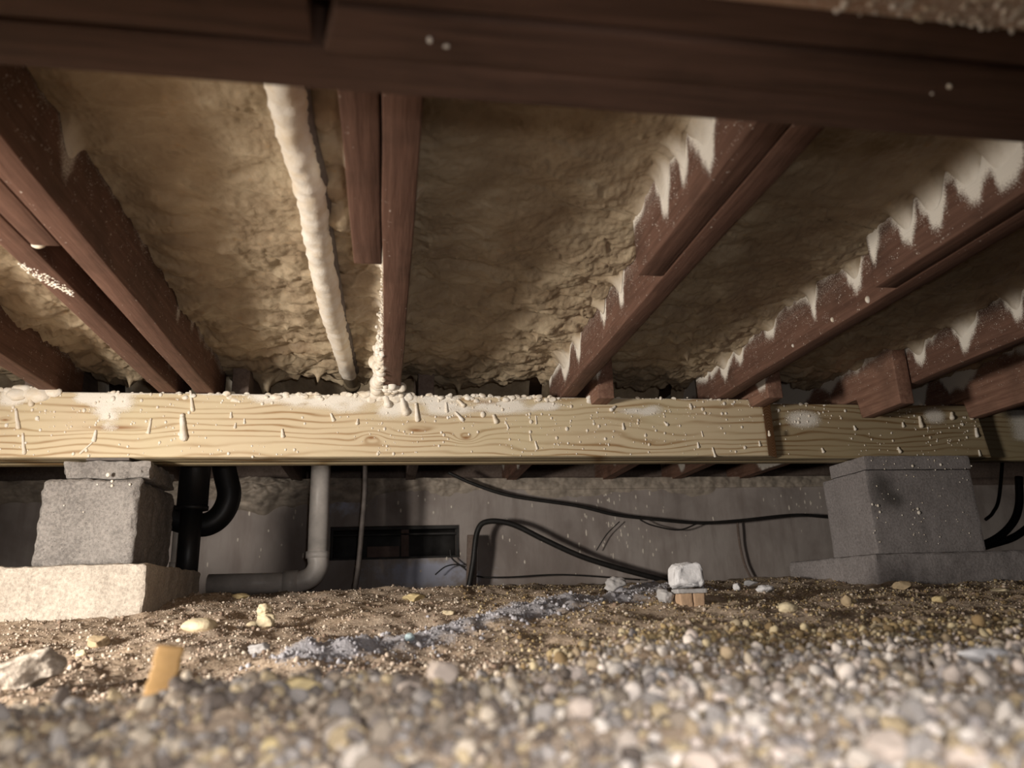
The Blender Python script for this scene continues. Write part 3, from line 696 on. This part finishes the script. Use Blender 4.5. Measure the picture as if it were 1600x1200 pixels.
clad(lb, [(169, 742, 1.65, .0045), (175, 752, 1.651, .003), (175, 759, 1.651, .003), (203, 757, 1.651, .0025), (152, 757, 1.651, .002), (130, 800, 1.651, .0015), (100, 790, 1.651, .0015)])
block('cap_block', (-.668, -.497, 1.664, 1.86, .2665, .3045), CONC_L, 'thin grey cap block on top of the left pier, broken right corner', 'concrete block', .002, .004, chip=.10)
o = block('steel_shim', (-.625, -.54, 1.663, 1.80, .3052, .3106), RUST, 'thin dark shim between the left pier cap and the girder', 'shim', .0003, .001)
stain = lambda V: .75 * np.clip(np.exp(-((V[:, 0] - 1.205) / .03) ** 2 - ((V[:, 2] - .238) / .035) ** 2) + np.exp(-((V[:, 0] - 1.235) / .022) ** 2 - ((V[:, 2] - .20) / .02) ** 2) * .9 + .4 * np.exp(-((V[:, 0] - 1.2) / .03) ** 2 - ((V[:, 2] - .19) / .03) ** 2), 0, 1) * (V[:, 1] < 1.67)
block('concrete_pad', (1.110, 1.66, 1.60, 1.985, -.05, .0695), CONC_R, 'smooth grey footing pad under the right pier', 'concrete block', .0012, .008)
rb = block('pier_block', (1.163, 1.458, 1.657, 1.845, .0705, .2735), CONC_R, 'smooth grey concrete block of the right pier with dark stain spots', 'concrete block', .0010, .004, dark=stain)
r = np.random.default_rng(31)
clad(rb, [(1436, 801, 1.656, .0045), (1434, 795, 1.656, .003), (1372, 790, 1.656, .0035), (1375, 800, 1.656, .003), (1363, 788, 1.656, .003)] + [(r.uniform(1362, 1520), r.uniform(740, 850), 1.656, r.uniform(.0006, .0018)) for _ in range(60)])
cb = block('cap_block', (1.166, 1.462, 1.656, 1.81, .2745, .3095), CONC_R, 'flat grey cap block on the right pier under the girder', 'concrete block', .0008, .003)
clad(cb, [(1426, 728, 1.655, .0035), (1470, 726, 1.655, .0035), (1518, 728, 1.655, .002)] + [(r.uniform(1360, 1510), r.uniform(715, 735), 1.655, r.uniform(.0006, .0018)) for _ in range(20)])

# ------------------------------------------------------------------ plumbing behind the girder
def wtube(name, pts, rad, mat, parent=None, seg=14, n=8, label=None, cat=None, jit=None, smooth=True, group=None):
    V, Fs = tube(pts, rad, seg, n, jit)
    if parent is None:
        o = mk(name, V, Fs, mat, base=tuple(np.asarray(pts[0], float)), smooth=smooth); tag(o, label, cat, group)
    else: o = mk(name, V, Fs, mat, parent, smooth=smooth)
    return o
def PL(l, Y): return [onY(a, b, Y) for a, b in l]
Yb = 2.02
p0 = onY(293, 893, Yb); p1 = onY(300, 796, Yb); p2 = onY(302, 700, Yb); p2[0] = p1[0]; p0[0] = p1[0]
t = thing('drain_pipe', (p1[0], Yb, p0[2]), 'black plastic drain pipe with a U-shaped bend behind the left pier', 'pipe')
wtube('straight_pipe', [p0 - [0, 0, .06], p1], .0262, BLACK, t, 20)
cp_ = wtube('coupling', [p1, [p1[0], Yb, .53]], .0375, BLACK, t, 24)
rm_ = wtube('coupling_rim', [p1 + [0, 0, -.002], p1 + [0, 0, .008]], .0395, BLACK, t, 24); rm_.parent = cp_
bend = PL([(342, 690), (352, 740), (358, 775), (345, 805), (320, 820), (285, 815), (262, 805)], 2.10)
wtube('bend', bend, .031, BLACK, t, 18)
for a, b, Y, s in ((345, 768, 2.06, .004), (335, 790, 2.06, .003)):
    pass
q0 = onY(272, 898, 2.12); q1 = onY(281, 790, 2.12)
t = thing('supply_pipe', q0, 'thin leaning white plastic pipe with purple primer, between left pier and black drain', 'pipe')
wtube('pipe', [q0, q1], .0115, PVCW, t); wtube('primer_band', [q0 + (q1 - q0) * .80, q0 + (q1 - q0) * .97], .0132, PURPLE, t)
wtube('fitting', [q0 + (q1 - q0) * .05, q0 + (q1 - q0) * .18], .0145, PVCW, t)
# grimy white waste pipe with elbow
Yp = 2.35
a = onY(500, 700, Yp); b = onY(496, 868, Yp)
t = thing('waste_pipe', onY(497, 880, Yp), 'grimy white waste pipe dropping to an elbow near the ground, left of the vent', 'pipe')
wtube('pipe', [[b[0], Yp, .54], [b[0], Yp, b[2]]], .0295, PVC, t, 24)
wtube('hub', [[b[0], Yp, b[2] + .012], [b[0], Yp, b[2] - .008]], .0345, PVC, t, 24)
el = [np.array([b[0], Yp, b[2]])] + PL([(497, 884), (488, 900), (472, 908), (458, 912)], Yp)
wtube('elbow', el, .0305, PVC, t, 20)
hb = onY(462, 910, Yp); wtube('elbow_hub', [hb + [.006, 0, 0], hb - [.035, 0, 0.001]], .036, PVC, t, 24)
wtube('run', [hb, onY(325, 913, Yp)], .029, PVC, t, 24)
# rod, stake
wtube('steel_rod', PL([(571, 700), (570, 770), (565, 830), (560, 885), (553, 930)], 2.5), .0085, RUST, label='thin leaning rusty rod in front of the vent', cat='rod', seg=10)
sb = onY(736, 930, 2.85); V, Fs = gridbox(-.019, .019, -.009, .009, 0, .22, (.02, .02, .05)); V[:, 0] += V[:, 2] * .04; V += sb
tag(bevel(mk('wooden_stake', V, Fs, FARW, base=tuple(sb)), .002), 'dim wooden stake against the wall, right of the vent', 'stake')
wtube('black_cable', PL([(731, 925), (739, 880), (746, 830), (762, 815), (800, 819), (850, 843), (905, 868), (960, 886), (1042, 908)], 2.80), .0105, RUBBER, label='thick black cable arching from beside the vent down to the ground on the right', cat='cable', n=10)
wtube('black_cable', PL([(700, 738), (742, 757), (800, 775), (900, 790), (960, 804), (1020, 811), (1090, 817), (1150, 814), (1240, 805), (1296, 808), (1360, 812)], 2.86), .0068, RUBBER, label='twisted black cable strung along the far wall to the right pier', cat='cable', n=10)
wtube('black_cable', PL([(1000, 812), (1020, 821), (1060, 828), (1090, 818)], 2.87), .003, RUBBER, label='thin loose loop hanging under the strung cable', cat='cable', seg=8)
wtube('hanging_cord', PL([(1152, 815), (1156, 850), (1163, 880), (1174, 905)], 2.90), .0048, FARW, label='thin pale cord hanging down the wall from the strung cable', cat='cord', seg=8)
wtube('thin_wire', PL([(703, 858), (706, 872), (722, 885), (745, 900), (790, 902), (880, 898), (1000, 906)], 2.88), .003, RUBBER, label='thin dark wire below the right end of the vent', cat='wire', seg=8)
wtube('thin_wire', PL([(680, 898), (695, 886), (712, 882), (728, 886)], 2.87), .0025, RUBBER, label='short curled wire below the vent opening', cat='wire', seg=8)
wtube('thin_wire', PL([(968, 815), (948, 835), (932, 860)], 2.9), .0022, RUBBER, label='fine wire dropping left from the strung cable', cat='wire', seg=8)
wtube('black_hose', PL([(1592, 745), (1592, 790), (1580, 820), (1550, 845), (1500, 862)], 2.15), .012, BLACK, label='black hose curving down behind the right pier, nearest the pier', cat='hose')
wtube('black_hose', PL([(1640, 740), (1625, 800), (1590, 836), (1545, 852), (1490, 868)], 2.22), .012, BLACK, label='second black hose behind the right pier, outside the first', cat='hose')
wtube('black_hose', PL([(1570, 660), (1562, 770), (1552, 800), (1540, 812)], 2.3), .006, BLACK, label='thin black hose hanging behind the right pier', cat='hose', seg=8)
# splatter on the far wall
r = np.random.default_rng(41); pts = []
for cx, cy, sx, sy, n in ((960, 800, 40, 45, 60), (1255, 785, 25, 15, 24), (650, 800, 90, 60, 30), (860, 860, 60, 30, 16), (430, 850, 50, 40, 18), (1000, 790, 90, 50, 30)):
    for _ in range(n): pts.append(onY(cx + r.normal() * sx, cy + r.normal() * sy, WY - .014))
pts = np.array(pts); pts[:, 1] = WY - .012 * fbm(st(pts[:, 0] * 3, pts[:, 2] * 6), 77, 3); k = ~((pts[:, 0] > VX0) & (pts[:, 0] < VX1) & (pts[:, 2] > VZ0) & (pts[:, 2] < VZ1)) & (pts[:, 2] < .41); pts = pts[k]
S = r.uniform(.0018, .005, len(pts)); Vt = ICO[1][0]
V = (Vt[None] * np.stack([S * .8, S * .35, S * r.uniform(1, 3, len(S))], -1)[:, None] + pts[:, None]).reshape(-1, 3)
tag(mk('wall_splatter', V, (ICO[1][1][None] + (np.arange(len(pts)) * len(Vt))[:, None, None]).reshape(-1, 3), m_plain('dusty_foam', (.78, .71, .62), .7), base=(.5, WY, .3), smooth=True), 'small dried foam drips spattered over the far grey wall', 'foam spatter', kind='stuff')

# ------------------------------------------------------------------ loose pieces on the ground
def rock(name, px, py, wpx, hpx, mat, label, cat='stone', seed=0, rough=.18, depth=1.0, sink=.25, sub=3, chips=9, rot=0, Y=None):
    b = on_ground(px, py + hpx * .5) if Y is None else onY(px, py + hpx * .5, Y)
    dep = -(RB.T @ b)[2]; w_ = wpx * dep / F_PX / 2; h_ = hpx * dep / F_PX / 2
    r = np.random.default_rng(seed + 500); V = ICO[sub][0].copy()
    for _ in range(chips):
        d = r.normal(size=3); d /= np.linalg.norm(d); hh = r.uniform(.6, .9); s = V @ d; V = V - np.where(s > hh, s - hh, 0)[:, None] * d
    V *= 1 + rough * fbm(V * 1.8 + seed, seed, 3)[:, None] * .6
    V /= np.abs(V).max(0); V *= np.array([w_, w_ * depth, h_])
    if rot: c_, s_ = math.cos(rot), math.sin(rot); V = V @ np.array([[c_, 0, s_], [0, 1, 0], [-s_, 0, c_]]).T
    cen = b + np.array([0, w_ * depth * .5, h_ * (1 - sink)])
    o = mk(name, V + cen, ICO[sub][1], mat, base=tuple(b), smooth=False); return tag(o, label, cat)
CREAM = m_plain('cream_foam_chunk', (.66, .56, .38), .8, .2, 160, .7); WHITE = m_plain('white_plaster_bit', (.66, .65, .66), .8, .15, 160, .7)
GREYC = m_plain('grey_rubble', (.40, .385, .38), .9, .3, 120, .9); TAN = m_plain('tan_stone', (.42, .32, .20), .85, .3, 120, .6); PINKS = m_plain('pink_grey_stone', (.50, .42, .36), .85, .25, 120, .6)
YEL = m_plain('yellow_stone', (.60, .48, .26), .8, .2, 120, .5); TEAL = m_plain('pale_teal_chip', (.55, .70, .74), .6, .1)
# broken block of foam standing on a small wood block
wbp = on_ground(1083, 948)
t = thing('wood_block', wbp, 'small tan wood block of two butted pieces on the soil right of centre', 'wood block')
dep = -(RB.T @ wbp)[2]; s1 = dep / F_PX
BLK = m_plain('tan_wood_block', (.46, .31, .20), .8, .2, 200, .5)
for nm, b in (('wood_piece', (-19, 0.5, 0, 24, -4, 20)), ('wood_piece', (2.5, 20, 0, 24, -4, 20)), ('top_crust', (-22, 24, -2, 26, 20.3, 27))):
    b = [q * s1 for q in b]; V, Fs = gridbox(*b, (.004, .004, .004)); V += .0006 * np.stack([vn(V * 200, k) for k in (1, 2, 3)], -1)
    V[:, 0] *= 1 + .9 * (V[:, 2]) * 3
    bevel(mk(nm, V + wbp, Fs, BLK if nm == 'wood_piece' else GREYC, t), .0012)
wp = wbp + np.array([.004, .028, 27.5 * s1])
V = ICO[4][0].copy(); V = np.sign(V) * np.abs(V) ** .38; V *= np.array([25, 20, 18]) * s1
V[:, 0] *= 1 - .12 * V[:, 2] / (18 * s1); V += .0035 * np.stack([fbm(V * 60, k, 4) for k in (1, 2, 3)], -1)
V[:, 2] -= V[:, 2].min()
tag(mk('broken_chunk', V + wp, ICO[4][1], WHITE, base=tuple(wp)), 'white broken chunk standing on the small tan wood block', 'rubble')

rock('foam_disc', 308, 975, 56, 24, CREAM, 'flat cream disc of hardened foam lying on soil below the left pad', 'foam scrap', 1, .12, .8, .3, chips=0)
rock('foam_lump', 414, 968, 30, 24, CREAM, 'lower of two stacked cream foam lumps right of the foam disc', 'foam scrap', 2, .4, .9, .2, chips=0)
lq = on_ground(414, 978); rock('foam_lump', 412, 952, 24, 20, CREAM, 'upper of two stacked cream foam lumps right of the foam disc', 'foam scrap', 3, .4, .9, .1, chips=0, Y=float(lq[1]) + .004)
rock('foam_lump', 395, 975, 22, 10, CREAM, 'thin cream foam sliver at the foot of the stacked lumps', 'foam scrap', 23, .15, .9, .2, chips=0)
rock('plaster_bit', 640, 995, 16, 15, TEAL, 'pale teal chip on dark soil left of centre', 'chip', 4, .1)
rock('foam_lump', 1235, 948, 30, 18, CREAM, 'rounded cream foam nugget on gravel below the right pad', 'foam scrap', 5, .18, .9, .2, chips=0)
rock('stone', 1327, 936, 18, 22, TAN, 'small pointed tan stone right of the cream nugget', 'stone', 6)
rock('stone', 1415, 914, 27, 17, TAN, 'flat tan stone against the foot of the right pad', 'stone', 7)
rock('plaster_bit', 1154, 916, 14, 13, WHITE, 'small round white bit right of the white chunk', 'plaster scrap', 8)
rock('plaster_bit', 1176, 910, 30, 11, WHITE, 'flat white sliver right of the white chunk', 'plaster scrap', 9, depth=.5)
rock('plaster_bit', 1200, 919, 30, 14, WHITE, 'knobby white piece between the white chunk and the right pad', 'plaster scrap', 10, .3)
rock('stone', 1568, 922, 28, 9, CREAM, 'low pale stone at the right edge below the pad', 'stone', 11)
rock('stone', 1472, 936, 22, 12, YEL, 'small yellowish stone below the right end of the right pad', 'stone', 12)
rock('stone', 646, 933, 40, 16, YEL, 'yellowish lump on the soil under the vent', 'stone', 13, .3)
rock('stone', 700, 957, 24, 8, CREAM, 'flat pale pebble on the soil below the vent', 'stone', 14)
rock('stone', 964, 911, 36, 26, GREYC, 'jagged grey clod by the end of the thick cable', 'clod', 15, .3)
rock('clod', 1045, 930, 30, 26, GREYC, 'grey crumbling clod left of the wood block', 'clod', 16, .35)
rock('clod', 402, 1012, 40, 22, GREYC, 'pale grey clod below the stacked foam lumps', 'clod', 17, .3)
rock('stone', 150, 1001, 32, 22, TAN, 'brown angular stone left of the orange wood stick', 'stone', 18)
rock('stone', 124, 1021, 20, 14, CREAM, 'small cream pebble left of the orange wood stick', 'stone', 19)
rock('stone', 375, 923, 30, 11, YEL, 'tan stone on the soil by the right side of the left pad', 'stone', 20)
rock('concrete_slab_fragment', 22, 1046, 130, 62, CONC_P, 'large pale rough slab fragment at the left edge', 'rubble', 21, .3, .7, .35, 4, chips=14, rot=-.28)
rock('stone', 472, 1072, 66, 28, YEL, 'blurry yellow stone on the crest of the foreground gravel', 'stone', 22, .2)
rock('stone', 690, 1048, 56, 44, PINKS, 'upright pinkish grey stone on the foreground crest', 'stone', 24, .15)
rock('stone', 640, 1076, 40, 30, PINKS, 'smaller pinkish stone beside the upright stone on the crest', 'stone', 25, .15)
rock('stone', 910, 1108, 44, 38, PINKS, 'rounded pinkish grey stone in the foreground gravel, centre right', 'stone', 26, .15)
rock('stone', 420, 1165, 30, 26, YEL, 'rounded yellow stone low in the left foreground gravel', 'stone', 27, .15)
rock('stone', 1104, 1192, 66, 44, PINKS, 'blurry pale stone at the bottom edge, right of centre', 'stone', 28, .15)
rock('stone', 1402, 1168, 76, 56, PINKS, 'large blurry pale stone near the bottom right', 'stone', 29, .12)
rock('stone', 1526, 1184, 84, 50, PINKS, 'large blurry grey stone in the bottom right, right of the pale one', 'stone', 30, .12)
rock('stone', 1245, 1180, 42, 36, PINKS, 'blurry pinkish pebble left of the large stones at bottom right', 'stone', 31, .12)
rock('stone', 1040, 1052, 50, 20, WHITE, 'pale flat stone pair in the middle right gravel', 'stone', 32, .15)
rock('stone', 1545, 1022, 90, 24, WHITE, 'long flat pale stone toward the right edge of the gravel', 'stone', 33, .15, .4)
rock('stone', 860, 1062, 100, 14, PINKS, 'long low grey shard lying on the crest right of the upright stone', 'stone', 34, .15, .3)
# blurry orange wood stick standing in the foreground
bs = on_ground(249, 1080); bs = bs * .98; ts = onY(268, 1008, bs[1] + .01); bs = bs + (bs - ts) * .1
d = ts - bs; V, Fs = gridbox(-.0085, .0085, -.005, .005, 0, 1, (.009, .006, .1)); L = np.linalg.norm(d); ex = np.array([1, 0, -d[0] / d[2]]); ex /= np.linalg.norm(ex)
V = bs + V[:, :1] * ex + V[:, 1:2] * np.array([0, 1, 0]) + V[:, 2:3] * d + .0008 * np.stack([vn(V * 40, k) for k in (1, 2, 3)], -1)
tag(bevel(mk('wood_stick', V, Fs, m_plain('orange_wood', (.55, .33, .13), .7, .15), base=tuple(bs)), .003), 'blurry orange wood stick poking up from the left foreground', 'stick')

# ------------------------------------------------------------------ gravel
r = np.random.default_rng(77)
def palette(X, Y, n):
    base = np.array([[.30, .25, .20], [.44, .36, .28], [.22, .19, .17], [.52, .42, .27], [.36, .33, .31], [.58, .50, .40], [.17, .14, .12]])
    pale = np.array([[.66, .57, .51], [.80, .72, .65], [.42, .37, .33], [.50, .43, .34], [.34, .31, .30], [.72, .66, .60], [.46, .36, .24]])
    yel = np.array([[.42, .31, .16], [.52, .40, .22], [.30, .21, .11], [.46, .38, .26], [.60, .50, .32], [.24, .17, .09], [.36, .29, .2]])
    k = r.integers(0, 7, n); wp_ = sst(.02, .22, X - .02) * sst(.98, .78, Y) ; wy_ = sst(.66, .85, Y + .06 * vn(st(X * 8, Y * 8), 3))
    u = r.random(n); c = base[k].copy(); s1 = u < wp_; c[s1] = pale[k][s1]; s2 = r.random(n) < wy_; c[s2] = yel[k][s2]
    return c * r.uniform(.8, 1.2, (n, 1))
def scat(n, y0, y1, pw, fx):
    Y = y0 + (y1 - y0) * r.random(n) ** pw; Xr = r.uniform(*fx, n); X = Xr * (Y + .08); return X, Y
# near crest and foreground
n = 26000; X, Y = scat(n, .27, 1.0, 1.25, (-.72, 1.12)); k = (Y < .70 + .25 * sst(-.05, .3, X)) ; X, Y = X[k], Y[k]; n = len(X)
S = np.clip(r.lognormal(math.log(.0025), .5, n), .0011, .0085); Z = ground_z(X, Y) + S * r.uniform(-.2, .9, n)
col = palette(X, Y, n)
P = np.c_[X, Y, Z]; score = S / Y; order = np.argsort(-score); vis = order[:300]; rest = order[300:]
big = rest[S[rest] > .0026]; sml = rest[S[rest] <= .0026]
V, Fs, cc = scatter_mesh(P[big], S[big], col[big], 1, 88, .18); V2, F2, c2 = scatter_mesh(P[sml], S[sml], col[sml], 0, 89, .1)
Fs = np.concatenate([Fs, F2 + len(V)]); V = np.concatenate([V, V2]); cc = np.concatenate([cc, c2])
tag(mk('gravel_bed', V, Fs, PEB, base=(.1, .5, -.07), attr={'col': cc}), 'bed of small mixed grey and tan gravel filling the blurred foreground', 'gravel', kind='stuff')
shapes = []
cols = [(.30, .25, .20), (.50, .43, .37), (.60, .53, .46), (.48, .38, .24), (.36, .33, .31), (.66, .60, .54)]
mats = [m_plain('pebble_stone', c, .85, .25, 300, .5) for c in cols]
names = ['dark brown', 'pinkish grey', 'pale grey', 'yellowish tan', 'mid grey', 'whitish']
protos = []
for i, sh in enumerate(pebble_shapes(12, 2, .12, 5)):
    me = bpy.data.meshes.new('gravel_pebble'); me.from_pydata(sh.tolist(), [], ICO[2][1].tolist()); me.update(); me.materials.append(mats[i % 6]); protos.append(me)
lum = np.array([sum(c) for c in cols])
for k in vis:
    tgt = col[k].sum(); ci = int(np.argmin(np.abs(lum - tgt) + r.uniform(0, .3, 6))); me = protos[ci + 6 * int(r.integers(0, 2))]
    o = bpy.data.objects.new('gravel_pebble', me); o.location = P[k]; o.scale = (S[k],) * 3
    o.rotation_euler = tuple(r.uniform(0, 6.28, 3)); cc_ = RB.T @ P[k]; ux = 800 + F_PX * cc_[0] / -cc_[2]; uy = 600 - F_PX * cc_[1] / -cc_[2]
    col_ = ['below the left pad', 'below the foam disc', 'below the vent', 'below the pink upright stone', 'below the white chunk', 'below the right pad', 'in the right corner'][int(np.clip(ux / 1600 * 7, 0, 6))]
    row_ = ['on the far rim of the gravel', 'halfway down the gravel', 'low in the gravel', 'at the bottom edge'][int(np.clip((uy - 1010) / 190 * 4, 0, 3))]
    o['label'] = names[ci] + ' pebble ' + row_ + ', ' + col_
    o['category'] = 'pebble'; o['group'] = names[ci] + ' pebbles ' + row_ + ', ' + col_; C.objects.link(o)
# middle distance grit
n = 85000; X, Y = scat(n, .7, 2.3, 1.15, (-.78, 1.12)); S = np.clip(r.lognormal(math.log(.00145), .5, n), .0007, .0055)
k = ~((X > -.88) & (X < -.45) & (Y > 1.55)) & ~((X > 1.10) & (Y > 1.59)); X, Y, S = X[k], Y[k], S[k]; n = len(X)
col = palette(X, Y, n); soilc = np.array([[.46, .36, .28], [.58, .48, .39], [.28, .20, .15], [.70, .61, .50]])[r.integers(0, 4, n)]
s = (X < .15) | (r.random(n) < .3); col[s] = soilc[s]; da = dust_amt(X, Y) * 1.3 > r.random(n); col[da] = np.array([.46, .45, .48]) * r.uniform(.75, 1.25, (da.sum(), 1))
S = np.where(da, S * 1.25, S)
Zs = ground_z(X, Y) + S * .25; bg = S > .0026
V, Fs, cc = scatter_mesh(np.c_[X, Y, Zs][bg], S[bg], col[bg], 0, 99, .05)
V2, F2, c2 = scatter_mesh(np.c_[X, Y, Zs][~bg], S[~bg], col[~bg], 5, 98, .05)
Fs = np.concatenate([Fs, F2 + len(V)]); V = np.concatenate([V, V2]); cc = np.concatenate([cc, c2])
print('grit tris', len(Fs))
tag(mk('soil_grit', V, Fs, PEB, base=(.2, 1.4, 0), attr={'col': cc}), 'loose grit and crumbs of soil between the gravel and the piers, a streak of grey dust across it', 'grit', kind='stuff')

for ob in bpy.data.objects:
    if '_b' in ob: del ob['_b']
